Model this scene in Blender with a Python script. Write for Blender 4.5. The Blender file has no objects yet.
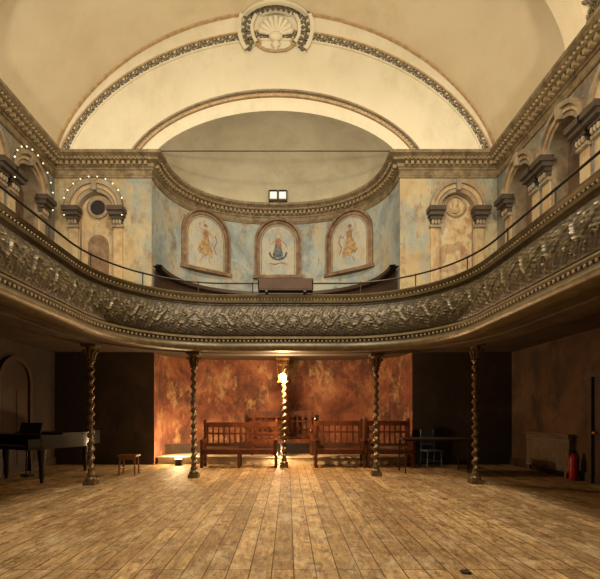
import bpy, bmesh, math, random
from mathutils import Vector, Matrix, Euler
from mathutils.geometry import tessellate_polygon
random.seed(7)
pi=math.pi
scene=bpy.context.scene
scene.view_settings.view_transform='Standard'

# ------------------------------------------------------------------ materials
def new_mat(name):
    m=bpy.data.materials.new(name); m.use_nodes=True
    nt=m.node_tree; b=nt.nodes['Principled BSDF']
    return m,nt,b
def simple(name,col,rough=.6,metal=0,emit=None,es=0,var=.25,scale=9):
    m,nt,b=new_mat(name)
    b.inputs['Roughness'].default_value=rough; b.inputs['Metallic'].default_value=metal
    tc=nt.nodes.new('ShaderNodeTexCoord'); n=nt.nodes.new('ShaderNodeTexNoise')
    n.inputs['Scale'].default_value=scale; n.inputs['Detail'].default_value=5
    nt.links.new(tc.outputs['Object'],n.inputs['Vector'])
    r=nt.nodes.new('ShaderNodeValToRGB')
    r.color_ramp.elements[0].position=.3; r.color_ramp.elements[1].position=.7
    r.color_ramp.elements[0].color=(*[c*(1-var) for c in col],1)
    r.color_ramp.elements[1].color=(*[min(1,c*(1+var)) for c in col],1)
    nt.links.new(n.outputs['Fac'],r.inputs['Fac']); nt.links.new(r.outputs['Color'],b.inputs['Base Color'])
    if emit:
        b.inputs['Emission Color'].default_value=(*emit,1); b.inputs['Emission Strength'].default_value=es
    return m
def plaster(name,stops,scale=.6,detail=9,rough=.85,bump=.25,stain=None,stain_scale=1.6,stain_lo=.5,stain_hi=.62,dist=.6,stain2=None,s2=4.0,lo2=.53,hi2=.66,fine=None):
    m,nt,b=new_mat(name); b.inputs['Roughness'].default_value=rough
    L=nt.links.new; N=nt.nodes.new
    tc=N('ShaderNodeTexCoord')
    n=N('ShaderNodeTexNoise'); n.inputs['Scale'].default_value=scale; n.inputs['Detail'].default_value=detail
    n.inputs['Roughness'].default_value=.62; n.inputs['Distortion'].default_value=dist
    L(tc.outputs['Object'],n.inputs['Vector'])
    r=N('ShaderNodeValToRGB'); cr=r.color_ramp
    while len(cr.elements)<len(stops): cr.elements.new(.5)
    for e,(p,c) in zip(cr.elements,stops): e.position=p; e.color=(*c,1)
    L(n.outputs['Fac'],r.inputs['Fac'])
    col=r.outputs['Color']
    def addstain(col,c,sc,lo,hi,zs=.6,mxv=1):
        n2=N('ShaderNodeTexNoise'); n2.inputs['Scale'].default_value=sc; n2.inputs['Detail'].default_value=12
        n2.inputs['Roughness'].default_value=.74
        mp=N('ShaderNodeMapping'); mp.inputs['Location'].default_value=(sc*3.1,5.7,1.3); mp.inputs['Scale'].default_value=(1,1,zs)
        L(tc.outputs['Object'],mp.inputs['Vector']); L(mp.outputs['Vector'],n2.inputs['Vector'])
        mr=N('ShaderNodeMapRange'); mr.inputs['From Min'].default_value=lo; mr.inputs['From Max'].default_value=hi; mr.inputs['To Max'].default_value=mxv
        L(n2.outputs['Fac'],mr.inputs['Value'])
        mx=N('ShaderNodeMixRGB'); mx.inputs['Color2'].default_value=(*c,1)
        L(mr.outputs['Result'],mx.inputs['Fac']); L(col,mx.inputs['Color1'])
        return mx.outputs['Color']
    if stain: col=addstain(col,stain,stain_scale,stain_lo,stain_hi)
    if stain2: col=addstain(col,stain2,s2,lo2,hi2)
    if fine: col=addstain(col,fine,8,.56,.64,.4,.7)
    L(col,b.inputs['Base Color'])
    nb=N('ShaderNodeTexNoise'); nb.inputs['Scale'].default_value=14; nb.inputs['Detail'].default_value=8
    L(tc.outputs['Object'],nb.inputs['Vector'])
    bp=N('ShaderNodeBump'); bp.inputs['Strength'].default_value=bump; bp.inputs['Distance'].default_value=.03
    L(nb.outputs['Fac'],bp.inputs['Height']); L(bp.outputs['Normal'],b.inputs['Normal'])
    return m

M_ceil=plaster('ceiling_plaster',[(.3,(.68,.56,.37)),(.5,(.75,.64,.44)),(.7,(.8,.7,.49))],scale=.35,bump=.08,stain=(.62,.48,.28),stain_lo=.5,stain_hi=.8,stain_scale=.4)
M_tymp=plaster('cream_plaster',[(.3,(.66,.6,.43)),(.5,(.73,.67,.5)),(.7,(.78,.72,.55))],scale=.5,bump=.1,stain=(.54,.47,.31),stain_lo=.5,stain_hi=.8,stain_scale=.6)
M_dome=plaster('dome_plaster',[(.3,(.5,.44,.3)),(.6,(.63,.57,.4))],scale=.8,bump=.1,stain=(.42,.37,.24),stain_lo=.5,stain_hi=.76,stain_scale=.8)
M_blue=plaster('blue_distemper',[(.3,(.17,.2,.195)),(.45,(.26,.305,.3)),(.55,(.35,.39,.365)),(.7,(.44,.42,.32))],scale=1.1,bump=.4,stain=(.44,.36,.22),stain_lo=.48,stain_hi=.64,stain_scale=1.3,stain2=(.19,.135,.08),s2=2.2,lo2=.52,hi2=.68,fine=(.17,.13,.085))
M_pier=plaster('ochre_distemper',[(.3,(.27,.185,.09)),(.45,(.4,.3,.155)),(.58,(.44,.36,.205)),(.72,(.27,.29,.235))],scale=1.0,bump=.4,stain=(.24,.275,.25),stain_lo=.47,stain_hi=.6,stain_scale=.9,stain2=(.19,.12,.065),s2=2.2,lo2=.52,hi2=.68,fine=(.2,.14,.08))
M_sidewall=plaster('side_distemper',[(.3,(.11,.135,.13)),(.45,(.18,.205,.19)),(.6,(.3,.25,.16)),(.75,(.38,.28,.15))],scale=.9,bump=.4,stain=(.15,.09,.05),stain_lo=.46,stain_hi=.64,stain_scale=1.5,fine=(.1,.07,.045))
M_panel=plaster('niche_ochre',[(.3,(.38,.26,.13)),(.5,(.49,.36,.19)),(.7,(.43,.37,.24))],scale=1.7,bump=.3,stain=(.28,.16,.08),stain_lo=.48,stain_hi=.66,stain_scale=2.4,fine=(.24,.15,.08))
M_mural=plaster('faded_mural',[(.3,(.3,.14,.075)),(.42,(.44,.31,.15)),(.52,(.52,.42,.24)),(.6,(.37,.22,.11)),(.72,(.34,.33,.24))],scale=2.2,bump=.3,stain=(.29,.15,.08),stain_lo=.52,stain_hi=.62,stain_scale=3.5,stain2=(.54,.47,.32),s2=2.0,fine=(.22,.12,.06))
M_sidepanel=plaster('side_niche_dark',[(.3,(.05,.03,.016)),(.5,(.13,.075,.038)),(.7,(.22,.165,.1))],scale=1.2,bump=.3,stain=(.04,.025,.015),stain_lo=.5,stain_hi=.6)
M_paint=plaster('painted_panel',[(.35,(.3,.34,.33)),(.5,(.42,.41,.34)),(.65,(.48,.42,.29))],scale=1.6,bump=.2,stain=(.36,.28,.17),stain_lo=.5,stain_hi=.66,stain_scale=3,fine=(.27,.2,.12))
M_red=plaster('red_plaster',[(.3,(.06,.02,.012)),(.43,(.15,.045,.023)),(.52,(.22,.075,.036)),(.62,(.3,.13,.062)),(.75,(.11,.04,.024))],scale=1.2,bump=.6,stain=(.075,.028,.016),stain_lo=.48,stain_hi=.6,stain_scale=1.3,stain2=(.36,.22,.11),s2=2.2,lo2=.54,hi2=.64,fine=(.06,.025,.015))
M_lower=plaster('shaded_lower_plaster',[(.3,(.018,.011,.007)),(.5,(.038,.023,.012)),(.7,(.065,.04,.02))],scale=.8,bump=.3,stain=(.02,.017,.013),stain_lo=.5,stain_hi=.62)  # under-gallery darkness is put into this plaster colour
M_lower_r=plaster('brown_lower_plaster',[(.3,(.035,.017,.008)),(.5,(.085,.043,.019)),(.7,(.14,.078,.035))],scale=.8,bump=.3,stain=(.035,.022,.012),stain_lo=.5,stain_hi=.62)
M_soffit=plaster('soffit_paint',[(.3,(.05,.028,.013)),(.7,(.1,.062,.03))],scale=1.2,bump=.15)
M_corn=plaster('cornice_gilt',[(.3,(.085,.06,.03)),(.5,(.2,.145,.075)),(.7,(.32,.24,.135))],scale=5,bump=.3,rough=.6)
M_arch=plaster('arch_stone',[(.3,(.18,.125,.07)),(.5,(.29,.215,.13)),(.7,(.38,.31,.2))],scale=4,bump=.3,stain=(.2,.2,.165),stain_lo=.5,stain_hi=.7)
M_frame=plaster('niche_frame',[(.3,(.11,.062,.034)),(.5,(.2,.122,.066)),(.7,(.3,.21,.125))],scale=5,bump=.2)
M_impost=simple('impost_dark',(.065,.046,.03),.7)
M_vine=simple('vine_relief',(.15,.12,.078),.7,scale=20)
M_bead=simple('bead_gilt',(.3,.215,.11),.6)
M_rib=simple('rib_tan',(.46,.32,.17),.7)
M_dark=simple('dark_void',(.015,.01,.008),.8)
M_iron=simple('black_iron',(.03,.022,.016),.45,.5)
M_wood=simple('pew_wood',(.1,.03,.012),.28,scale=4,var=.4)
M_wood2=simple('dark_wood',(.05,.026,.013),.5,scale=5)
M_wood3=simple('brown_board',(.05,.022,.01),.75,scale=5)
M_stool=simple('stool_wood',(.2,.08,.03),.4)
M_piano=simple('piano_lacquer',(.006,.005,.005),.35)
M_ivory=simple('ivory',(.25,.21,.16),.3,var=.05)
M_twist=simple('bronze_column',(.13,.085,.04),.35,.4,scale=12,var=.4)
M_brass=simple('brass',(.5,.3,.1),.35,.8)
M_bulb=simple('bulb_glow',(1,.6,.25),.4,0,(1,.66,.32),120,var=0)
M_fairy=simple('fairy_glow',(1,.8,.5),.4,0,(1,.8,.5),1.6,var=0)
M_upl=simple('uplight_glow',(1,.8,.5),.4,0,(1,.65,.28),25,var=0)
M_white=simple('white_enamel',(.75,.73,.65),.4,var=.05)
M_lens=simple('lens_glass',(.85,.85,.8),.1,0,(1,.9,.7),.6,var=.05)
M_step=plaster('step_paint',[(.3,(.45,.34,.2)),(.7,(.66,.55,.38))],scale=3,bump=.2)
M_blueplastic=simple('blue_chair',(.07,.12,.19),.4)
M_redp=simple('red_enamel',(.35,.012,.01),.3,var=.1)
M_rad=simple('radiator_paint',(.16,.1,.055),.5)
M_door=simple('door_paint',(.035,.018,.01),.5)
M_navy=simple('figure_navy',(.12,.13,.14),.9,scale=15,var=.6)
M_ocf=simple('figure_ochre',(.36,.24,.12),.9,scale=12,var=.5)
M_redf=simple('figure_red',(.3,.16,.095),.9,scale=12,var=.5)
M_skin=simple('figure_skin',(.4,.3,.2),.9,var=.4)

def floor_mat():
    m,nt,b=new_mat('worn_floorboards'); L=nt.links.new; N=nt.nodes.new
    tc=N('ShaderNodeTexCoord'); mp=N('ShaderNodeMapping'); mp.inputs['Rotation'].default_value=(0,0,pi/2)
    L(tc.outputs['Object'],mp.inputs['Vector'])
    br=N('ShaderNodeTexBrick'); br.offset=.37; br.offset_frequency=3
    br.inputs['Scale'].default_value=1; br.inputs['Brick Width'].default_value=3.7; br.inputs['Row Height'].default_value=.19
    br.inputs['Mortar Size'].default_value=.006; br.inputs['Mortar Smooth'].default_value=.4
    br.inputs['Color1'].default_value=(.6,.42,.21,1); br.inputs['Color2'].default_value=(.33,.215,.1,1)
    br.inputs['Mortar'].default_value=(.07,.035,.014,1)
    L(mp.outputs['Vector'],br.inputs['Vector'])
    def noise(sc,det,ro,ms,dist=0):
        g=N('ShaderNodeTexNoise'); g.inputs['Scale'].default_value=sc; g.inputs['Detail'].default_value=det; g.inputs['Roughness'].default_value=ro
        g.inputs['Distortion'].default_value=dist
        mg=N('ShaderNodeMapping'); mg.inputs['Scale'].default_value=ms; mg.inputs['Location'].default_value=(sc,sc*2,0)
        L(tc.outputs['Object'],mg.inputs['Vector']); L(mg.outputs['Vector'],g.inputs['Vector']); return g
    g=noise(6,10,.78,(3.0,.6,1))
    r=N('ShaderNodeValToRGB'); r.color_ramp.elements[0].position=.37; r.color_ramp.elements[0].color=(.45,.39,.33,1)
    r.color_ramp.elements[1].position=.63; r.color_ramp.elements[1].color=(1.3,1.28,1.22,1)
    L(g.outputs['Fac'],r.inputs['Fac'])
    mx=N('ShaderNodeMixRGB'); mx.blend_type='MULTIPLY'; mx.inputs['Fac'].default_value=1
    L(br.outputs['Color'],mx.inputs['Color1']); L(r.outputs['Color'],mx.inputs['Color2'])
    col=mx.outputs['Color']; outs=[]
    for (sc,ms,lo,hi,mxv,c) in [(.9,(1,.8,1),.46,.6,.62,(.2,.115,.05)),(4.5,(1.3,.9,1),.52,.6,.8,(.12,.065,.028)),(2.0,(1.2,.6,1),.53,.62,.55,(.64,.52,.34)),(14,(1.4,.8,1),.56,.62,.8,(.1,.055,.024))]:
        s=noise(sc,13,.8,ms,.4)
        mr=N('ShaderNodeMapRange'); mr.inputs['From Min'].default_value=lo; mr.inputs['From Max'].default_value=hi; mr.inputs['To Max'].default_value=mxv
        L(s.outputs['Fac'],mr.inputs['Value'])
        m2=N('ShaderNodeMixRGB'); m2.inputs['Color2'].default_value=(*c,1)
        L(mr.outputs['Result'],m2.inputs['Fac']); L(col,m2.inputs['Color1']); col=m2.outputs['Color']; outs.append(s)
    m3=N('ShaderNodeMixRGB'); m3.inputs['Color2'].default_value=(.06,.03,.012,1); sm=N('ShaderNodeMath'); sm.operation='MULTIPLY'; sm.inputs[1].default_value=.7
    L(br.outputs['Fac'],sm.inputs[0]); L(sm.outputs[0],m3.inputs['Fac']); L(col,m3.inputs['Color1'])
    L(m3.outputs['Color'],b.inputs['Base Color'])
    rr=N('ShaderNodeMapRange'); rr.inputs['To Min'].default_value=.42; rr.inputs['To Max'].default_value=.85
    L(outs[0].outputs['Fac'],rr.inputs['Value']); L(rr.outputs['Result'],b.inputs['Roughness'])
    b.inputs['Specular IOR Level'].default_value=.3
    bp=N('ShaderNodeBump'); bp.inputs['Strength'].default_value=.5; bp.inputs['Distance'].default_value=.01; bp.invert=True
    L(br.outputs['Fac'],bp.inputs['Height'])
    bp2=N('ShaderNodeBump'); bp2.inputs['Strength'].default_value=.6; bp2.inputs['Distance'].default_value=.02
    L(g.outputs['Fac'],bp2.inputs['Height']); L(bp.outputs['Normal'],bp2.inputs['Normal']); L(bp2.outputs['Normal'],b.inputs['Normal'])
    return m
M_floor=floor_mat()
def parapet_mat():
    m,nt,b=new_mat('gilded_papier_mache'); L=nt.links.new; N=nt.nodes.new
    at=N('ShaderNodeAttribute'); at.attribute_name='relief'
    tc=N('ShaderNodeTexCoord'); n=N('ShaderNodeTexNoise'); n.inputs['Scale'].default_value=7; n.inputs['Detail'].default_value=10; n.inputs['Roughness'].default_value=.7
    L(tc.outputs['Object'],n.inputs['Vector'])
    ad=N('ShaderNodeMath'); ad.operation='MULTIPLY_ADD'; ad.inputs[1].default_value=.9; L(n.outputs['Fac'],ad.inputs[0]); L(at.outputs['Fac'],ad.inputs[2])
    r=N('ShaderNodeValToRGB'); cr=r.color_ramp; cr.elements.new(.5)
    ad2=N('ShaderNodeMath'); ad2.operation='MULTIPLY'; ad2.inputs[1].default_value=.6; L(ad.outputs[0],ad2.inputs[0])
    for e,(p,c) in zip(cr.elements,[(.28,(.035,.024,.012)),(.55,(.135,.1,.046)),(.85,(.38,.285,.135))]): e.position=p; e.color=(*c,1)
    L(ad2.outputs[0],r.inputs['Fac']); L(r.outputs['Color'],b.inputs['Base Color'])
    b.inputs['Roughness'].default_value=.45; b.inputs['Metallic'].default_value=.2
    return m
M_par=parapet_mat()

# ------------------------------------------------------------------ mesh builder
class MB:
    def __init__(s): s.v=[]; s.f=[]; s.m=[]; s.mats=[]
    def mi(s,mat):
        if mat not in s.mats: s.mats.append(mat)
        return s.mats.index(mat)
    def add(s,vs,fs,mat):
        o=len(s.v); k=s.mi(mat)
        s.v+= [tuple(v) for v in vs]
        for f in fs: s.f.append([i+o for i in f]); s.m.append(k)
    def box(s,c,d,mat,rot=None):
        x,y,z=[a/2 for a in d]
        vs=[Vector((sx*x,sy*y,sz*z)) for sx in(-1,1) for sy in(-1,1) for sz in(-1,1)]
        if rot is not None:
            R=rot if isinstance(rot,Matrix) else Euler(rot).to_matrix()
            vs=[R@v for v in vs]
        vs=[v+Vector(c) for v in vs]
        s.add(vs,[(0,1,3,2),(4,6,7,5),(0,4,5,1),(2,3,7,6),(0,2,6,4),(1,5,7,3)],mat)
    def cyl(s,p0,p1,r0,mat,r1=None,n=12):
        r1=r0 if r1 is None else r1
        s.rings([(Vector(p0),r0),(Vector(p1),r1)],mat,n,(Vector(p1)-Vector(p0)).normalized())
    def rings(s,pr,mat,n,ax):
        ref=Vector((0,0,1)) if abs(ax.z)<.9 else Vector((1,0,0))
        a=ax.cross(ref).normalized(); b=ax.cross(a).normalized()
        vs=[];fs=[]
        for p,r in pr:
            for i in range(n):
                t=2*pi*i/n; vs.append(p+a*math.cos(t)*r+b*math.sin(t)*r)
        for k in range(len(pr)-1):
            for i in range(n): fs.append((k*n+i,k*n+(i+1)%n,(k+1)*n+(i+1)%n,(k+1)*n+i))
        fs.append(tuple(range(n))); fs.append(tuple(range((len(pr)-1)*n,len(pr)*n)))
        s.add(vs,fs,mat)
    def lathe(s,c,prof,mat,n=20):
        s.rings([(Vector(c)+Vector((0,0,z)),r) for r,z in prof],mat,n,Vector((0,0,1)))
    def tube(s,pts,r,mat,n=6,closed=False):
        pts=[Vector(p) for p in pts]; vs=[];fs=[]; N=len(pts); up=None
        for i,p in enumerate(pts):
            d=(pts[(i+1)%N if closed else min(i+1,N-1)]-pts[(i-1) if (closed or i>0) else 0])
            d=d.normalized()
            if up is None: up=Vector((0,0,1)) if abs(d.z)<.9 else Vector((1,0,0))
            a=d.cross(up); 
            if a.length<1e-4: a=d.cross(Vector((1,.3,0)))
            a.normalize(); b=a.cross(d).normalized(); up=b
            for k in range(n):
                t=2*pi*k/n; vs.append(p+a*math.cos(t)*r+b*math.sin(t)*r)
        for i in range(N if closed else N-1):
            j=(i+1)%N
            for k in range(n): fs.append((i*n+k,i*n+(k+1)%n,j*n+(k+1)%n,j*n+k))
        if not closed: fs.append(tuple(range(n))); fs.append(tuple(range((N-1)*n,N*n)))
        s.add(vs,fs,mat)
    def ball(s,c,r,mat,n=8,m=5,rot=None):
        if not hasattr(r,'__len__'): r=(r,r,r)
        vs=[];fs=[]
        for j in range(1,m):
            ph=pi*j/m
            for i in range(n):
                t=2*pi*i/n; vs.append(Vector((r[0]*math.sin(ph)*math.cos(t),r[1]*math.sin(ph)*math.sin(t),r[2]*math.cos(ph))))
        vs.append(Vector((0,0,r[2]))); vs.append(Vector((0,0,-r[2]))); T=len(vs)-2;B=len(vs)-1
        for j in range(m-2):
            for i in range(n): fs.append((j*n+i,j*n+(i+1)%n,(j+1)*n+(i+1)%n,(j+1)*n+i))
        for i in range(n): fs.append((T,(i+1)%n,i)); fs.append((B,(m-2)*n+i,(m-2)*n+(i+1)%n))
        if rot is not None: vs=[rot@v for v in vs]
        s.add([v+Vector(c) for v in vs],fs,mat)
    def sheet(s,rows,mat,closed=False):
        nr=len(rows); nc=len(rows[0]); vs=[p for r in rows for p in r]; fs=[]
        for i in range(nr-1):
            for j in range(nc if closed else nc-1):
                k=(j+1)%nc; fs.append((i*nc+j,i*nc+k,(i+1)*nc+k,(i+1)*nc+j))
        s.add(vs,fs,mat)
    def poly(s,loops,mapf,mat):
        vl=[[Vector((a,b,0)) for a,b in lp] for lp in loops]
        tris=tessellate_polygon(vl); flat=[p for lp in loops for p in lp]
        s.add([mapf(a,b) for a,b in flat],[tuple(t) for t in tris],mat)
    def prism(s,loop,map3,w0,w1,mat,back=True):
        s.poly([loop],lambda a,b:map3(a,b,w1),mat)
        if back: s.poly([loop],lambda a,b:map3(a,b,w0),mat)
        n=len(loop)
        vs=[map3(a,b,w0) for a,b in loop]+[map3(a,b,w1) for a,b in loop]
        s.add(vs,[(i,(i+1)%n,n+(i+1)%n,n+i) for i in range(n)],mat)
    def band(s,inner,outer,map3,w0,w1,mat):
        rows=[]
        for a,b in zip(inner,outer):
            rows.append([map3(a[0],a[1],w0),map3(a[0],a[1],w1),map3(b[0],b[1],w1),map3(b[0],b[1],w0)])
        s.sheet(rows,mat)
    def build(s,name,loc=(0,0,0),rot=(0,0,0),smooth=35,parent=None):
        me=bpy.data.meshes.new(name); me.from_pydata(s.v,[],s.f)
        for m in s.mats: me.materials.append(m)
        for p,k in zip(me.polygons,s.m): p.material_index=k
        bm=bmesh.new(); bm.from_mesh(me); bmesh.ops.recalc_face_normals(bm,faces=bm.faces); bm.to_mesh(me); bm.free()
        if smooth:
            me.shade_smooth(); me.set_sharp_from_angle(angle=math.radians(smooth))
        ob=bpy.data.objects.new(name,me); scene.collection.objects.link(ob)
        ob.location=loc; ob.rotation_euler=rot
        if parent: ob.parent=parent
        return ob

# ------------------------------------------------------------------ dimensions
XL,XR=-6.0,6.0; XRL=6.4; D=11.5; YB=-8.0
A,B_UP,B_LOW=3.37,2.8,1.7
LOW_C,LOW_A=.2,3.5
ZC=8.3; VR=3.95
GZ0,GZ1=3.05,3.15
def vh(x): return max(0,1-x*x)
def vault_z(x,hw=6.0,rise=VR,p=.65): return ZC+rise*vh(x/hw)**p
def arc(hw,rise,p=.65,n=64,z0=ZC,xc=0):
    return [(xc-hw*math.cos(pi*i/n),z0+rise*math.sin(pi*i/n)**(2*p)) for i in range(n+1)]
def apse(a,b,n=40,k=2.3):
    out=[]
    for i in range(n+1):
        t=-pi/2+pi*i/n; sx=math.sin(t); cx=max(0,math.cos(t))
        out.append((a*math.copysign(abs(sx)**(2/k),sx),D+b*cx**(2/k)))
    return out
def offs(path):
    ns=[]
    N=len(path)
    for i in range(N):
        def nn(p,q):
            d=Vector((q[0]-p[0],q[1]-p[1])); d.normalize(); return Vector((d.y,-d.x))
        a=nn(path[i-1],path[i]) if i>0 else None
        b=nn(path[i],path[i+1]) if i<N-1 else None
        if a is None: a=b
        if b is None: b=a
        m=(a+b).normalized(); c=max(.35,m.dot(a)); ns.append(m/c)
    return ns
def sweep(mb,path,prof,mat):
    ns=offs(path); rows=[[ (p[0]+n.x*o,p[1]+n.y*o,z) for o,z in prof] for p,n in zip(path,ns)]
    mb.sheet(rows,mat)
def along(path,step):
    out=[]; acc=0; nxt=step/2
    for p,q in zip(path,path[1:]):
        d=Vector((q[0]-p[0],q[1]-p[1])); l=d.length
        if l<1e-6: continue
        u=d/l
        while nxt<=acc+l:
            t=nxt-acc; out.append((p[0]+u.x*t,p[1]+u.y*t,u)); nxt+=step
        acc+=l
    return out

# ------------------------------------------------------------------ floor, walls, vault
mb=MB(); mb.poly([[(-6.3,YB-.1),(6.7,YB-.1),(6.7,14.6),(-6.3,14.6)]],lambda a,b:(a,b,0),M_floor); mb.build('floor',smooth=0)

def arch_loop(c,hw,z0,zs,n=16,rise=None):
    rise=hw if rise is None else rise
    pts=[(c-hw,z0)]+[(c-hw*math.cos(pi*i/n),zs+rise*math.sin(pi*i/n)) for i in range(n+1)]+[(c+hw,z0)]
    return pts
ARY=[10.25,8.65,7.05,5.45,3.85,2.25]
ZS=6.9
def side_arch(mb,c,map3,deep=True,hwi=.46,panel=M_panel,rec=.35):
    lp=arch_loop(c,hwi,3.3,ZS)
    rows=[[map3(a,b,0) for a,b in lp],[map3(a,b,-rec) for a,b in lp]]
    mb.sheet(rows,M_arch); mb.poly([lp],lambda a,b:map3(a,b,-rec),panel)
    n=20
    def al(r,z0=ZS): return [(c-r*math.cos(pi*i/n),z0+r*math.sin(pi*i/n)) for i in range(n+1)]
    mb.band(al(hwi),al(hwi+.1),map3,0,.07,M_arch)
    mb.band(al(hwi+.1),al(hwi+.2),map3,0,.11,M_panel)
    mb.band(al(hwi+.2),al(hwi+.29),map3,0,.18,M_arch)
    for sg in(-1,1):
        x=c+sg*(hwi+.14)
        for (hw,z0,z1,w,mt) in [(.12,3.3,6.45,.05,M_panel),(.15,6.4,6.47,.11,M_arch),(.15,6.6,6.68,.16,M_impost),(.19,6.68,6.78,.24,M_impost),(.22,6.78,6.9,.3,M_impost)]:
            mb.prism([(x-hw,z0),(x+hw,z0),(x+hw,z1),(x-hw,z1)],map3,0,w,mt,back=False)
        mb.prism([(x-.12,6.47),(x+.12,6.47),(x+.12,6.6),(x-.12,6.6)],map3,0,.12,M_impost,back=False)
        for k in(-.08,0,.08):
            mb.ball(map3(x+k,6.53,.13),(.04,.04,.07),M_arch,6,4)
    mb.prism([(c-.05,ZS+hwi+.0),(c+.05,ZS+hwi+.0),(c+.07,ZS+hwi+.3),(c-.07,ZS+hwi+.3)],map3,0,.2,M_arch,back=False)

mapL=lambda a,b,w:(XL+w,a,b)
mapR=lambda a,b,w:(XR-w,a,b)
mapE=lambda a,b,w:(a,D-w,b)
for nm,mp,zb in(('wall_left',mapL,0),('wall_right',mapR,GZ1)):
    mb=MB()
    holes=[arch_loop(c,.46,3.3,ZS) for c in ARY]
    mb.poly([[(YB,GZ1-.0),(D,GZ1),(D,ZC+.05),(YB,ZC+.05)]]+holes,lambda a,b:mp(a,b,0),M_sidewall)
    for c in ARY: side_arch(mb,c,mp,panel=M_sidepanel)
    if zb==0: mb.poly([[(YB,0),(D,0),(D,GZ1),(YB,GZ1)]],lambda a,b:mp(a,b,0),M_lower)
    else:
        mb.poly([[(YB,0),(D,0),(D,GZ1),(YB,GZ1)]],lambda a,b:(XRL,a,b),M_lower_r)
    mb.build(nm,smooth=35)
mb=MB()
top=arc(6.0,VR,n=72)
opening=arc(A,1.3,p=.7,n=48)
outer=top+opening[::-1]
mb.poly([outer],lambda a,b:mapE(a,b,0),M_tymp)
for k,(h0,r0,w0,h1,r1,w1) in enumerate([(A,1.3,0,A+.12,1.42,.05),(A+.12,1.42,.05,A+.36,1.62,.05)]):
    i_=arc(h0,r0,p=.7,n=48); o_=arc(h1,r1,p=.7,n=48)
    mb.sheet([[mapE(a[0],a[1],w0) for a in i_],[mapE(a[0],a[1],w1) for a in o_]],M_tymp)
mb.band(arc(A+.38,1.64,.7,48),arc(A+.43,1.69,.7,48),mapE,0,.1,M_rib)
mb.band(arc(A+.55,1.78,.7,48),arc(A+.6,1.83,.7,48),mapE,0,.09,M_arch)
for p in along(arc(A+.49,1.73,.7,96),.11): mb.ball(mapE(p[0],p[1],.05),.035,M_bead,6,4)
LC,RC=-4.86,4.9
for sg,c in((-1,LC),(1,RC)):
    rect=[(sg*A,GZ1),(sg*6,GZ1),(sg*6,ZC),(sg*A,ZC)]
    mb.poly([rect,arch_loop(c,.46,3.3,ZS)],lambda a,b:mapE(a,b,0),M_pier)
    side_arch(mb,c,mapE,rec=.12,panel=M_panel if sg<0 else M_mural)
    xi=LOW_C+sg*LOW_A
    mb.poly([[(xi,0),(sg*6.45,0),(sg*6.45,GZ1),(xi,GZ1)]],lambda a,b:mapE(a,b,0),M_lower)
mb.tube([mapE(LC+.25*math.cos(t*pi/12),7.0+.25*math.sin(t*pi/12),-.08) for t in range(24)],.05,M_arch,6,True)
mb.prism([(LC+.23*math.cos(t*pi/12),7.0+.23*math.sin(t*pi/12)) for t in range(24)],mapE,-.12,-.09,M_dark)
mb.prism(arch_loop(LC,.28,3.4,6.0),mapE,-.12,-.1,M_frame)
mb.tube([mapE(RC+.27*math.cos(t*pi/12),7.05+.27*math.sin(t*pi/12),-.08) for t in range(24)],.03,M_bead,6,True)
mb.ball(mapE(RC,7.13,-.1),(.09,.06,.12),M_panel); mb.ball(mapE(RC,6.95,-.1),(.15,.05,.1),M_panel)
mb.build('wall_end')

mb=MB(); mb.poly([[(-6,0),(6.4,0),(6.4,3.1),(6,3.1)]+arc(6.0,VR,n=48)[::-1]],lambda a,b:(a,YB,b),M_ceil); mb.build('wall_back',smooth=0)
mb=MB()
ys=[YB+i*(D-YB)/20 for i in range(21)]
mb.sheet([[(x,y,z) for x,z in top] for y in ys],M_ceil)
i_=arc(5.95,VR-.04,n=72); o_=arc(6.0,VR,n=72)
mb.band(i_,o_,lambda a,b,w:(a,D-w,b),0,.08,M_rib)
mb.build('ceiling',smooth=60)

def vine(mb,hw,rise,y,S=1.0,step=.25,n=300):
    pts=arc(hw,rise,n=n); c=0
    for x,z,u in along(pts,step*S):
        c+=1; nx,nz=-u.y,u.x
        sg=1 if c%2 else -1
        def P(a,b,w): return (x+u.x*a*S+nx*b*S,y-w*S,z+u.y*a*S+nz*b*S)
        sp=[P(.09*math.cos(t)*(1-k/14),sg*(.02+.09*math.sin(t)*(1-k/14)),.04) for k,t in enumerate([i*pi/5 for i in range(9)])]
        mb.tube(sp,.02*S,M_vine,5)
        mb.tube([P(-.13,-sg*.1,.03),P(-.04,-sg*.02,.04),P(.05,sg*.03,.04),P(.13,sg*.1,.03)],.02*S,M_vine,5)
        ang=math.atan2(u.y,u.x)
        for (a,b,rt,L) in((.0,sg*.13,.6,.08),(.1,-sg*.08,-.7*sg,.085),(-.08,-sg*.13,.9*sg,.07),(.12,sg*.02,.2,.06)):
            R=Matrix.Rotation(-(ang+rt),3,'Y')
            mb.ball(P(a,b,.03),(L*S,.035*S,.035*S),M_vine,6,4,R)
mb=MB()
vine(mb,5.72,VR-.62,D,.62)
for d,mt in((-.12,M_tymp),(.12,M_rib)):
    h,r=5.72+d,VR-.62+d
    mb.band(arc(h-.02,r-.02,n=72),arc(h+.02,r+.02,n=72),mapE,0,.05,mt)
mb.build('trim_1',smooth=60)
mb=MB()
yr=7.55
mapV=lambda a,b,w:(a,yr-w,b)
mb.band(arc(5.62,VR-.3,n=72),arc(5.99,VR-.01,n=72),mapV,-.55,0,M_ceil)
vine(mb,5.8,VR-.16,yr,.9)
mb.build('trim_2',smooth=60)

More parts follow.
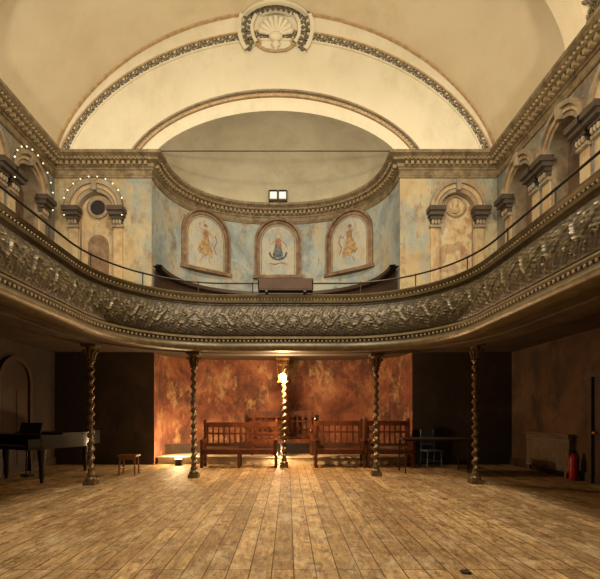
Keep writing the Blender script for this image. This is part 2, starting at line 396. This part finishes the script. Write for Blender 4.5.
def fold(x,z,w):
    vz=vault_z(x)-.02
    if z<=vz: return (x,D-w,z)
    e=z-vz; return (x,D-.0-e*.75-w*.2,vz-w*.8)
mb=MB(); cz=11.75
def ringpts(r,a0=-.2*pi,a1=1.2*pi,n=48): return [(r*math.cos(a0+(a1-a0)*i/n),cz+r*math.sin(a0+(a1-a0)*i/n)) for i in range(n+1)]
for r0,r1,w,mt in((.93,1.03,.14,M_tymp),(.68,.93,.05,M_tymp),(.6,.68,.12,M_tymp)):
    i_=ringpts(r0); o_=ringpts(r1)
    mb.sheet([[fold(a[0],a[1],.0) for a in i_],[fold(a[0],a[1],w) for a in i_],[fold(a[0],a[1],w) for a in o_],[fold(a[0],a[1],0) for a in o_]],mt)
for k,(x,z) in enumerate(ringpts(.805,n=44)):
    q=1+.09*(-1)**k
    mb.ball(fold(x*q,cz+(z-cz)*q,.06),(.05,.05,.05),M_vine,6,4)
    mb.ball(fold(x*1.02,z,.07),(.065,.03,.03),M_vine,6,4,Matrix.Rotation(k*.9,3,'Y'))
for i in range(9):
    t=pi*(i+.5)/9; 
    p0=fold(.1*math.cos(t),cz-.15+.1*math.sin(t),.06); p1=fold(.42*math.cos(t),cz-.15+.42*math.sin(t),.1)
    mb.cyl(p0,p1,.03,M_tymp,.07,8); mb.ball(p1,.07,M_tymp)
mb.ball(fold(0,cz-.2,.08),(.2,.1,.12),M_tymp); mb.ball(fold(0,cz-.4,.06),(.12,.08,.1),M_tymp); mb.ball(fold(0,cz-.52,.05),(.06,.05,.08),M_tymp)
for sg in(-1,1):
    mb.tube([fold(sg*(.5+.12*math.cos(t*.6)*(1-t/14)),cz-.36+.12*math.sin(t*.6)*(1-t/14),.06) for t in range(11)],.03,M_rib,6)
    mb.tube([fold(sg*.46,cz-.44,.05),fold(sg*.28,cz-.55,.06),fold(0,cz-.58,.06)],.035,M_rib,6)
mb.build('trim_3',smooth=60)

mb=MB()
ap=apse(A,B_UP,56)
mb.sheet([[(x,y,GZ1) for x,y in ap],[(x,y,5.4) for x,y in ap],[(x,y,ZC) for x,y in ap]],M_blue)
rows=[]
for j in range(15):
    rho=math.cos(j/14*pi/2)
    z=ZC+1.3*(1-rho*rho)**.7
    rows.append([(x*rho,D+(y-D)*rho,z) for x,y in ap])
mb.sheet(rows,M_dome)
mb.build('wall_apse',smooth=60)
mb=MB(); al_=[(x+LOW_C,y) for x,y in apse(LOW_A,B_LOW,48,3.2)]
mb.sheet([[(x,y,0) for x,y in al_],[(x,y,GZ1) for x,y in al_]],M_red); mb.build('wall_rear_recess',smooth=60)
mb=MB(); sweep(mb,al_[4:-4],[(0,.5),(.03,.5),(.04,.42),(.04,.2),(0,.2)],M_wood2); mb.build('baseboard_rear')
mb=MB(); sweep(mb,[(XRL,D),(XRL,YB+.02)],[(0.005,.2),(.03,.2),(.04,.17),(.04,0)],M_wood2); mb.build('baseboard_right')
mb=MB(); sweep(mb,[(XL,YB+.02),(XL,D)],[(0.005,.2),(.03,.2),(.04,.17),(.04,0)],M_wood2); mb.build('baseboard_left')

mb=MB()
cpath=[(XL,YB+.05),(XL,D)]+apse(A,B_UP,44)+[(XR,D),(XR,YB+.05)]
sweep(mb,cpath,[(0,7.76),(.03,7.77),(.05,7.81),(.03,7.84),(.02,7.85),(.02,7.97),(.05,7.98),(.06,8.02),(.1,8.04),(.1,8.13),(.24,8.15),(.25,8.2),(.31,8.24),(.36,8.26),(.37,8.3),(.37,8.33),(0,8.36)],M_corn)
vis=[(XL,3),(XL,D)]+apse(A,B_UP,44)+[(XR,D),(XR,3)]
for x,y,u in along(vis,.15):
    n=Vector((u.y,-u.x)); R=Matrix.Rotation(math.atan2(u.y,u.x),3,'Z')
    mb.box((x+n.x*.15,y+n.y*.15,8.09),(.075,.1,.09),M_bead,R)
for x,y,u in along(vis,.11):
    n=Vector((u.y,-u.x)); mb.ball((x+n.x*.27,y+n.y*.27,8.175),.032,M_bead,6,4)
mb.build('cornice')

mb=MB()
lp=apse(A-.1,B_UP-.1,44)
sweep(mb,lp,[(.0,GZ1),(.0,5.3),(.14,5.3),(.16,5.34),(.14,5.4),(-.08,5.4)],M_wood3)
sweep(mb,lp,[(.13,5.3),(.18,5.32),(.18,5.42),(.0,5.44)],M_wood2)
mb.build('apse_dado_rail')

def figure(mb,mp,kind):
    w=.012
    def pr(lp,mt,w1=w): mb.prism(lp,mp,.0,w1,mt,back=False)
    def ell(cx,cz_,a,b,mt,w1=w): pr([(cx+a*math.cos(t*pi/8),cz_+b*math.sin(t*pi/8)) for t in range(16)],mt,w1)
    def limb(pts,r,mt): mb.tube([mp(a,b,.006) for a,b in pts],r*.8,mt,5)
    if kind==1:
        limb([(.28*math.cos(pi+pi*t/12),.78+.24*math.sin(pi+pi*t/12)) for t in range(13)],.04,M_navy)
        pr([(-.1,.98),(.1,.98),(.17,.7),(.12,.56),(-.03,.62),(-.13,.55),(-.18,.72)],M_navy)
        pr([(-.09,1.22),(.09,1.22),(.12,.98),(-.12,.98)],M_redf); ell(0,1.31,.06,.08,M_skin,.02)
        limb([(-.1,1.18),(-.25,1.05),(-.3,1.25)],.024,M_skin); limb([(.1,1.18),(.25,1.05),(.32,.9)],.024,M_skin)
        limb([(-.3,.42),(-.1,.38),(.1,.44),(.3,.38)],.025,M_ocf)
    else:
        s=-1 if kind==0 else 1
        pr([(-.1*s,1.02),(.11*s,1.0),(.22*s,.8),(.3*s,.6),(.2*s,.48),(.12*s,.52),(.02*s,.42),(-.08*s,.5),(-.2*s,.4),(-.25*s,.58),(-.15*s,.8)],M_ocf)
        pr([(-.09*s,1.25),(.1*s,1.25),(.1*s,1.0),(-.09*s,1.02)],M_redf,.018)
        ell(.02*s,1.35,.06,.08,M_skin,.02); ell(.02*s,1.39,.065,.05,M_frame,.022)
        limb([(.09*s,1.22),(.24*s,1.3),(.2*s,1.46)],.024,M_skin); limb([(-.09*s,1.22),(-.24*s,1.05),(-.32*s,1.16)],.024,M_skin)
        limb([(-.1*s,.42),(-.14*s,.22)],.026,M_skin); limb([(.1*s,.44),(.2*s,.26)],.026,M_skin)
        limb([(-.32*s,1.16),(-.38*s,.95),(-.28*s,.75),(-.36*s,.55)],.022,M_redf)
for k,px in enumerate((-2.32,0.0,2.4)):
    best=min(ap,key=lambda p:abs(p[0]-px)+(0 if p[1]>D+.8 else 9)); i=ap.index(best)
    t=Vector((ap[i+1][0]-ap[i-1][0],ap[i+1][1]-ap[i-1][1])).normalized()
    n=Vector((t.y,-t.x)); cx,cy=best
    base=Vector((cx+n.x*.12,cy+n.y*.12,0)); z0=6.0
    mp=lambda a,b,w,base=base,t=t,n=n:(base.x+t.x*a+n.x*w,base.y+t.y*a+n.y*w,z0+b)
    mb=MB()
    hw=.78 if k==1 else .84; zs=1.9-hw
    mb.prism(arch_loop(0,hw,-.0,zs),mp,-.28,.0,M_frame,back=False)
    def AL(r): return arch_loop(0,r,-.0,zs,24)
    mb.band(AL(hw-.07),AL(hw),mp,0,.1,M_frame)
    mb.band(AL(hw-.18),AL(hw-.09),mp,0,.05,M_frame)
    mb.band(AL(hw-.24),AL(hw-.21),mp,0,.03,M_arch)
    mb.prism([(-hw-.05,-.1),(hw+.05,-.1),(hw+.05,0),(-hw-.05,0)],mp,-.25,.12,M_frame,back=False)
    mb.prism(arch_loop(0,hw-.18,.02,zs),mp,-.02,.01,M_paint,back=False)
    figure(mb,lambda a,b,w,mp=mp:mp(a,b,w+.008),k)
    mb.build('painted_niche_panel',smooth=35)

# ------------------------------------------------------------------ gallery
lxL,lxR=-2.85,3.3; FY=8.7; R0=1.9
def lip_path(step=.022,y0=YB+.05,coarse_to=3.4,n_arc=120):
    p=[(lxL,y0),(lxL,coarse_to)]
    y=coarse_to+step
    while y<FY-R0-.001: p.append((lxL,y)); y+=step
    for i in range(n_arc+1):
        a=pi-(pi/2)*i/n_arc; p.append((lxL+R0+R0*math.cos(a),FY-R0+R0*math.sin(a)))
    x=lxL+R0+step
    while x<lxR-R0-.001: p.append((x,FY)); x+=step
    for i in range(n_arc+1):
        a=pi/2-(pi/2)*i/n_arc; p.append((lxR-R0+R0*math.cos(a),FY-R0+R0*math.sin(a)))
    y=FY-R0-step
    while y>coarse_to: p.append((lxR,y)); y-=step
    p+=[(lxR,coarse_to),(lxR,y0)]
    return p
lp=lip_path(); lns=offs(lp)
prof=[(-.25,2.68),(-.02,2.68),(0,2.7),(0,2.76),(-.04,2.79),(-.05,2.84),(-.1,2.86),(-.1,2.9),(-.07,2.93),(-.1,2.97),(-.14,2.99)]
fz=[]
for j in range(41):
    t=j/40; z=3.0+t*.68
    o=-.12+.05*math.sin(t*pi*.9)-.2*t**1.8
    fz.append((o,z,t))
prof2=[(-.3,3.7),(-.25,3.72),(-.24,3.76),(-.28,3.79),(-.24,3.82),(-.22,3.87),(-.26,3.9),(-.44,3.9),(-.46,3.8),(-.46,3.1)]
def relief(s,t):
    P=.5; b=(t-.5)*.7; k=2*pi/P
    h=.9*math.exp(-((b-.13*math.sin(k*s))/.024)**2)
    c=round((s-P/4)/(P/2)); sc=P/4+c*P/2; sg=1 if c%2==0 else -1
    a=s-sc; bb=b+.1*sg
    r=math.hypot(a,bb); th=math.atan2(bb,a)
    h+=.85*(.5+.5*math.cos(6*th+c))*math.exp(-((r-.06)/.03)**2)+.8*math.exp(-(r/.02)**2)
    for da,db in((.1,.2),(-.1,.22),(.13,-.05)):
        a3=a-da; b3=(b-db*sg); r3=math.hypot(a3,b3); t3=math.atan2(b3,a3)
        h+=.7*(.5+.5*math.cos(5*t3+da*30+sg))*math.exp(-((r3-.035)/.035)**2)
    h+=.35*math.sin(s*61+b*37)*math.sin(b*71-s*23)
    e=min(1,t/.05,(1-t)/.05); return max(0,h)*max(0,e)
mb=MB(); s=0; rows=[]; rel=[]
for i,(p,n) in enumerate(zip(lp,lns)):
    if i>0: s+=math.hypot(p[0]-lp[i-1][0],p[1]-lp[i-1][1])
    row=[]
    for o,z in prof: row.append((p[0]+n.x*o,p[1]+n.y*o,z)); rel.append(.45 if z not in(2.84,2.86,2.9) else .0)
    for o,z,t in fz:
        h=relief(s,t); oo=o+.034*min(h,1.2); row.append((p[0]+n.x*oo,p[1]+n.y*oo,z)); rel.append(min(.95,h*.7))
    for o,z in prof2: row.append((p[0]+n.x*o,p[1]+n.y*o,z)); rel.append(.3)
    rows.append(row)
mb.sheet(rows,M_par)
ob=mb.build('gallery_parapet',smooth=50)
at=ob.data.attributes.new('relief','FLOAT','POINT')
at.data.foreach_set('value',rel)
mb=MB()
cl=[q for q in lp if q[1]>3.3]
for x,y,u in along(cl,.085):
    n=Vector((u.y,-u.x)); mb.ball((x-n.x*.09,y-n.y*.09,2.88),(.024,.024,.028),M_bead,6,4)
for x,y,u in along(cl,.07):
    n=Vector((u.y,-u.x)); mb.ball((x-n.x*.26,y-n.y*.26,3.79),.02,M_bead,5,4)
mb.build('trim_4')
mb=MB()
inner=[(p[0]-n.x*.3,p[1]-n.y*.3) for p,n in zip(lp,lns)][::4]
wall=[(XL,YB+.02),(XL,D),(-3.4,D),(-3.4,14.4),(3.75,14.4),(3.75,D),(XR,D),(XRL,D),(XRL,YB+.02)]
loop=wall+inner[::-1]
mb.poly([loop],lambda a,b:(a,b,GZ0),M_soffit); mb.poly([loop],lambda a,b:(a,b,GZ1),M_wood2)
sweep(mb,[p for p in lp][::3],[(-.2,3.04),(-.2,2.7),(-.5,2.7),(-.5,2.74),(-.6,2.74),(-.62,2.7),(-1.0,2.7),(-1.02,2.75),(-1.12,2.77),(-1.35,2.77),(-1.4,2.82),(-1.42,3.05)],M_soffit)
mb.build('gallery_floor')

mb=MB()
rp=[(p[0]-n.x*.36,p[1]-n.y*.36) for p,n in zip(lp,lns) if p[1]>0][::4]
mb.tube([(x,y,4.16) for x,y in rp],.018,M_iron,8)
for x,y,u in along(rp,1.15): mb.cyl((x,y,3.9),(x,y,4.16),.012,M_iron); mb.ball((x,y,4.16),.026,M_iron)
mb.build('handrail')

mb=MB()
mb.box((0,0,0),(1.15,.22,.03),M_wood3); mb.box((0,-.1,.12),(1.15,.02,.22),M_wood3); mb.box((0,.1,.06),(1.15,.02,.12),M_wood3)
for sg in(-1,1): mb.box((sg*.565,0,.1),(.02,.22,.2),M_wood3); mb.box((sg*.4,0,-.03),(.05,.2,.04),M_wood2)
mb.build('wooden_tray_shelf',loc=(.28,8.92,3.96))

def column(x,y,H,name='barley_twist_column'):
    mb=MB()
    mb.box((0,0,.04),(.22,.22,.08),M_twist)
    mb.lathe((0,0,0),[(.1,.08),(.105,.11),(.09,.14),(.065,.16),(.075,.19),(.07,.22),(.05,.25),(.05,.28)],M_twist,20)
    z0,z1=.24,H-.36; rows=[]; n=20; steps=220
    for i in range(steps+1):
        z=z0+(z1-z0)*i/steps; ph=2*pi*z/.17
        e=min(1,(z-z0)/.08,(z1-z)/.08); a=.02*max(0,e)
        cx,cy=a*math.cos(ph),a*math.sin(ph)
        rows.append([(cx+.052*math.cos(2*pi*k/n),cy+.052*math.sin(2*pi*k/n),z) for k in range(n)])
    mb.sheet(rows,M_twist,closed=True)
    zt=H-.36
    mb.lathe((0,0,zt),[(.05,0),(.075,.01),(.08,.03),(.055,.05),(.055,.1),(.07,.2),(.1,.28),(.12,.3)],M_twist,20)
    for k in range(8):
        t=2*pi*k/8; c,s_=math.cos(t),math.sin(t)
        mb.tube([(c*.06,s_*.06,zt+.06),(c*.08,s_*.08,zt+.15),(c*.11,s_*.11,zt+.22),(c*.14,s_*.14,zt+.235),(c*.145,s_*.145,zt+.2)],.02,M_twist,6)
    mb.box((0,0,H-.03),(.28,.28,.06),M_twist)
    mb.build(name,loc=(x,y,0),smooth=50)
column(-3.48,8.2,2.72); column(-1.70,9.15,2.7); column(2.28,9.4,2.7); column(4.02,8.35,2.76)
column(.23,10.9,3.05)

LXP,LYP=.2,10.55
mb=MB()
zt=3.05
mb.cyl((0,0,zt-.0),(0,0,zt-.28),.015,M_iron)
mb.box((0,0,zt-.3),(.34,.3,.04),M_brass)
for sx in(-1,1):
    for sy in(-1,1): mb.cyl((sx*.15,sy*.13,zt-.3),(sx*.11,sy*.09,zt-.86),.012,M_brass,n=6)
for z,w in((zt-.45,.28),(zt-.86,.23)):
    for sy in(-1,1): mb.box((0,sy*w*.42,z),(w,.015,.02),M_brass)
    for sx in(-1,1): mb.box((sx*w/2,0,z),(.015,w*.84,.02),M_brass)
mb.cyl((0,0,zt-.3),(0,0,zt-.62),.02,M_brass); mb.cyl((0,0,zt-.62),(0,0,zt-.7),.03,M_brass)
mb.ball((0,0,zt-.77),(.085,.085,.11),M_bulb,14,10)
mb.build('hanging_lantern',loc=(LXP,LYP,0))
def light(kind,name,loc,power,col,**k):
    l=bpy.data.lights.new(name,kind); l.energy=power; l.color=col
    for a,b in k.items():
        if a not in('target',): setattr(l,a,b)
    o=bpy.data.objects.new(name,l); scene.collection.objects.link(o); o.location=loc
    if 'target' in k:
        o.rotation_euler=(Vector(k['target'])-Vector(loc)).to_track_quat('-Z','Y').to_euler()
    return o
light('POINT','lantern_light',(LXP,LYP-.02,zt-.95),330,(1,.64,.33),shadow_soft_size=.05)

mb=MB(); mb.lathe((0,0,0),[(.09,0),(.1,.02),(.08,.05),(.1,.16)],M_iron,16); mb.lathe((0,0,.16),[(.085,0),(.085,.012)],M_upl,16)
mb.build('floor_uplight',loc=(-2.62,11.42,0))
light('POINT','floor_uplight_light',(-2.66,11.55,.5),110,(1,.7,.36),shadow_soft_size=.06)
light('POINT','bench_backlight',(.1,11.43,.3),26,(1,.72,.4),shadow_soft_size=.04)  # added light without a fixture, brightens the platform step

mb=MB(); pl=[(LOW_C+(x-LOW_C)*.995,y) for x,y in al_ if y>=11.7]; pl=[(LOW_C-3.43,11.62)]+pl+[(LOW_C+3.43,11.62)]
mb.poly([pl],lambda a,b:(a,b,.2),M_step)
mb.box((LOW_C,11.63,.1),(6.86,.04,.2),M_step); mb.box((LOW_C,11.6,.19),(6.88,.08,.03),M_step)
mb.build('low_platform')

def pew(w,h,loc,rot=0):
    mb=MB(); d=.5
    for sg in(-1,1):
        x=sg*(w/2-.035)
        mb.box((x,.22,h/2),(.07,.07,h),M_wood); mb.box((x,-.22,.34),(.07,.07,.68),M_wood)
        mb.box((x,0,.7),(.09,.56,.05),M_wood); mb.box((x,0,.12),(.05,.44,.06),M_wood); mb.box((x,0,.4),(.05,.44,.08),M_wood)
        mb.ball((x,-.27,.7),(.05,.04,.045),M_wood); mb.ball((x,.22,h+.02),(.045,.045,.06),M_wood)
        for k in(-.1,.02,.13): mb.box((x,k,.55),(.03,.03,.28),M_wood)
    for k in range(4): mb.box((0,-.2+k*.115,.45),(w-.08,.1,.03),M_wood)
    mb.box((0,-.24,.39),(w-.1,.03,.09),M_wood); mb.box((0,.2,.39),(w-.1,.03,.09),M_wood)
    mb.box((0,.22,h-.07),(w-.08,.045,.13),M_wood); mb.box((0,.22,.56),(w-.08,.04,.08),M_wood); mb.box((0,.22,h-.3),(w-.08,.035,.05),M_wood)
    n=int(w/.15)
    for i in range(n):
        x=-w/2+.1+(w-.2)*i/(n-1); mb.box((x,.22,(.56+h-.1)/2),(.045,.022,h-.66),M_wood)
    if w>1.6:
        mb.box((0,.22,h/2),(.06,.06,h-.02),M_wood); mb.box((0,-.22,.2),(.06,.06,.4),M_wood)
    mb.build('wooden_bench',loc=loc,rot=(0,0,rot))
pew(1.95,1.16,(-.92,11.0,0)); pew(1.3,1.2,(1.66,11.05,0)); pew(1.2,1.2,(2.96,11.05,0)); pew(1.75,1.26,(.15,12.35,.2))

mb=MB(); mb.box((0,0,.79),(1.6,.65,.03),M_wood3)
for sx in(-1,1):
    for sy in(-1,1): mb.cyl((sx*.72,sy*.27,0),(sx*.72,sy*.27,.78),.018,M_iron,n=8)
    mb.box((sx*.72,0,.76),(.03,.56,.03),M_iron)
for sy in(-1,1): mb.box((0,sy*.27,.76),(1.46,.025,.03),M_iron)
mb.build('trestle_table',loc=(3.76,10.05,0))
mb=MB()
mb.box((0,0,.45),(.42,.42,.03),M_blueplastic)
for sx in(-1,1):
    mb.tube([(sx*.19,-.18,0),(sx*.18,-.17,.44)],.016,M_blueplastic,8); mb.tube([(sx*.19,.22,0),(sx*.18,.18,.45),(sx*.17,.23,.98)],.018,M_blueplastic,8)
mb.box((0,.225,.87),(.36,.02,.22),M_blueplastic,(-.1,0,0)); mb.box((0,.2,.6),(.36,.015,.04),M_blueplastic)
for k in(-.1,0,.1): mb.box((k,.21,.68),(.02,.012,.2),M_blueplastic)
mb.cyl((-.19,-.17,.2),(.19,-.17,.2),.01,M_blueplastic); mb.cyl((-.19,.2,.2),(.19,.2,.2),.01,M_blueplastic)
mb.build('blue_chair',loc=(3.95,10.72,0),rot=(0,0,.15))
mb=MB(); mb.box((0,0,.43),(.42,.32,.04),M_stool)
for sx in(-1,1):
    for sy in(-1,1): mb.cyl((sx*.18,sy*.13,0),(sx*.16,sy*.11,.42),.018,M_stool,.022,8)
    mb.cyl((sx*.17,-.12,.15),(sx*.17,.12,.15),.011,M_stool)
for sy in(-1,1): mb.box((0,sy*.12,.38),(.34,.02,.06),M_stool)
mb.build('wooden_stool',loc=(-3.27,9.6,0))
mb=MB()
outl=[(-.75,-.8),(.75,-.8),(.75,-.35),(.74,.1),(.6,.45),(.35,.65),(.15,.85),(0,1.1),(-.2,1.25),(-.45,1.28),(-.65,1.18),(-.75,.95)]
mz=lambda a,b,w:(a,b,w)
mb.prism(outl,mz,.68,.95,M_piano); mb.prism([(a*1.015,b*1.01) for a,b in outl if b>-.5]+[(-.76,-.45)],mz,.955,.985,M_piano)
mb.box((0,-.9,.7),(1.5,.28,.06),M_piano); mb.box((0,-.93,.745),(1.26,.16,.03),M_ivory)
for k in range(25): mb.box((-.6+.05*k,-.9,.768),(.018,.09,.018),M_piano)
for sg in(-1,1): mb.box((sg*.7,-.9,.78),(.1,.28,.2),M_piano)
mb.box((0,-.55,1.08),(.75,.02,.22),M_piano,(-.2,0,0))
for x,y in((-.62,-.7),(.62,-.7),(-.35,.95)): mb.lathe((x,y,0),[(.035,.0),(.035,.06),(.045,.1),(.05,.3),(.08,.62),(.09,.7)],M_piano,12)
for sg in(-1,1): mb.cyl((sg*.09,-.6,.12),(sg*.06,-.6,.7),.015,M_piano)
mb.box((0,-.62,.1),(.26,.14,.05),M_piano)
mb.build('grand_piano',loc=(-4.75,9.3,0),rot=(0,0,-.5))

mb=MB()
for k in range(22): 
    y=-.77+k*.073
    mb.tube([(.0,y,.16),(.0,y,.86)],.03,M_rad,8); mb.ball((0,y,.86),(.05,.035,.05),M_rad,8,5); mb.ball((0,y,.16),(.05,.035,.05),M_rad,8,5)
mb.cyl((0,-.8,.8),(0,.8,.8),.024,M_rad); mb.cyl((0,-.8,.22),(0,.8,.22),.024,M_rad)
for y in(-.7,.7): mb.box((0,y,.07),(.07,.05,.14),M_rad)
mb.box((0,0,.92),(.13,1.66,.03),M_rad)
mb.build('radiator',loc=(XRL-.12,9.75,0))
mb=MB(); mb.lathe((0,0,0),[(.07,0),(.08,.015),(.082,.05),(.082,.43),(.07,.48),(.04,.52),(.025,.53),(.025,.56)],M_redp,20)
mb.box((0,0,.58),(.05,.06,.05),M_iron); mb.box((-.06,0,.62),(.14,.025,.012),M_iron,(0,.3,0)); mb.box((-.06,0,.585),(.12,.025,.012),M_iron,(0,-.1,0))
mb.tube([(.02,0,.58),(.08,0,.56),(.11,0,.45),(.105,0,.3),(.1,0,.2)],.012,M_iron,8); mb.cyl((.1,0,.2),(.1,0,.08),.014,M_iron,.022)
mb.build('fire_extinguisher',loc=(6.22,8.75,0))
def door(name,mp,c,hw,h,arch=False):
    mb=MB()
    lpf=[(c-hw-.1,0),(c-hw-.1,h+.1),(c+hw+.1,h+.1),(c+hw+.1,0)]
    if arch:
        lpf=arch_loop(c,hw+.1,0,h-.2)
        inn=arch_loop(c,hw,0,h-.2)
    else: inn=[(c-hw,0),(c-hw,h),(c+hw,h),(c+hw,0)]
    mb.band(inn,lpf,mp,.005,.1,M_wood2)
    mb.prism(inn,mp,.003,.045,M_door,back=False)
    for sx in(-1,1):
        for z0,z1 in((.2,.85),(1.0,h-.35)):
            x0=c+sx*hw*.5; mb.prism([(x0-hw*.36,z0),(x0+hw*.36,z0),(x0+hw*.36,z1),(x0-hw*.36,z1)],mp,.045,.06,M_wood2,back=False)
    mb.ball(mp(c+hw*.85,1.0,.1),.035,M_brass); mb.cyl(mp(c+hw*.85,1.0,.04),mp(c+hw*.85,1.0,.1),.012,M_brass)
    mb.build(name)
door('door_1',lambda a,b,w:(XL+w,a,b),9.75,.5,2.3,True)
door('door_2',lambda a,b,w:(XRL-w,a,b),7.85,.5,2.1)

mb=MB(); mb.box((0,0,.2),(.62,.12,.36),M_iron); mb.box((0,0,.01),(.3,.14,.03),M_iron)
for sg in(-1,1):
    mb.box((sg*.15,-.08,.2),(.24,.06,.24),M_white); mb.box((sg*.15,-.115,.2),(.18,.012,.18),M_lens); mb.box((sg*.15,-.09,.345),(.26,.12,.02),M_iron)
mb.build('emergency_light',loc=(.0,D+B_UP-.3,8.35))
mb=MB(); mb.cyl((-A-.2,D-.12,8.43),(A+.2,D-.12,8.43),.014,M_iron,n=8)
for sg in(-1,1): mb.ball((sg*(A+.2),D-.1,8.42),(.05,.05,.05),M_iron)
mb.build('tie_rod')
mb=MB()
for mp,c in((mapL,ARY[0]),(mapE,LC)):
    pts=[(c-.8*math.cos(pi*(i-1)/11),ZS+.8*math.sin(pi*(i-1)/11)) for i in range(14)]
    mb.tube([mp(a,b,.2) for a,b in pts],.006,M_iron,5)
    for a,b in pts[::1]: mb.ball(mp(a,b,.22),.018,M_fairy,8,6)
mb.build('fairy_lights')
mb=MB()
for k in range(6):
    mb.ball((random.uniform(-.05,.05),random.uniform(-.03,.03),.012),(random.uniform(.025,.045),.02,.012),M_dark,7,4,Matrix.Rotation(k*1.1,3,'Z'))
mb.build('fabric_scrap',loc=(1.87,3.62,0))

# ------------------------------------------------------------------ lights
W=(1,.86,.64)
light('AREA','rear_fill_main',(.3,-1.5,9.0),170,W,shape='DISK',size=2.0,target=(.2,5.5,0))  # added fill behind the camera for the floor, no real fixture
light('AREA','hall_overhead_fill',(.2,5.2,9.9),650,W,shape='DISK',size=1.6,target=(.2,6.4,0))  # added unseen overhead area light, set steep to spare the under-gallery
light('AREA','vault_fill_left',(-4.9,1.5,4.0),330,W,shape='DISK',size=.8,target=(-2.5,9,11))  # added out-of-view fill aimed up to brighten the vault
light('AREA','vault_fill_right',(4.9,1.5,4.0),330,W,shape='DISK',size=.8,target=(2.5,9,11))  # matching added vault fill on the right, also out of view
light('POINT','side_wall_fill_left',(-4.3,3.2,4.6),50,(1,.78,.5),shadow_soft_size=.15)  # added out-of-view point light, softens dark upper side walls
light('POINT','side_wall_fill_right',(4.6,3.2,4.6),50,(1,.78,.5),shadow_soft_size=.15)  # same added side wall fill, right gallery
light('SPOT','end_wall_spot',(.2,-.5,6.2),2350,(1,.89,.7),spot_size=math.radians(66),spot_blend=.6,shadow_soft_size=.3,target=(0,12,8.6))  # added unseen spot, cone shaped to light the end wall above the gallery

w=bpy.data.worlds.new('World'); scene.world=w; w.use_nodes=True
w.node_tree.nodes['Background'].inputs['Color'].default_value=(.02,.015,.01,1)
cam=bpy.data.cameras.new('camera'); co=bpy.data.objects.new('camera',cam); scene.collection.objects.link(co)
co.location=(.33,0,1.35); co.rotation_euler=(pi/2,0,0)
cam.sensor_width=36; cam.lens=36*424/600; cam.shift_x=.02; cam.shift_y=.209
scene.camera=co
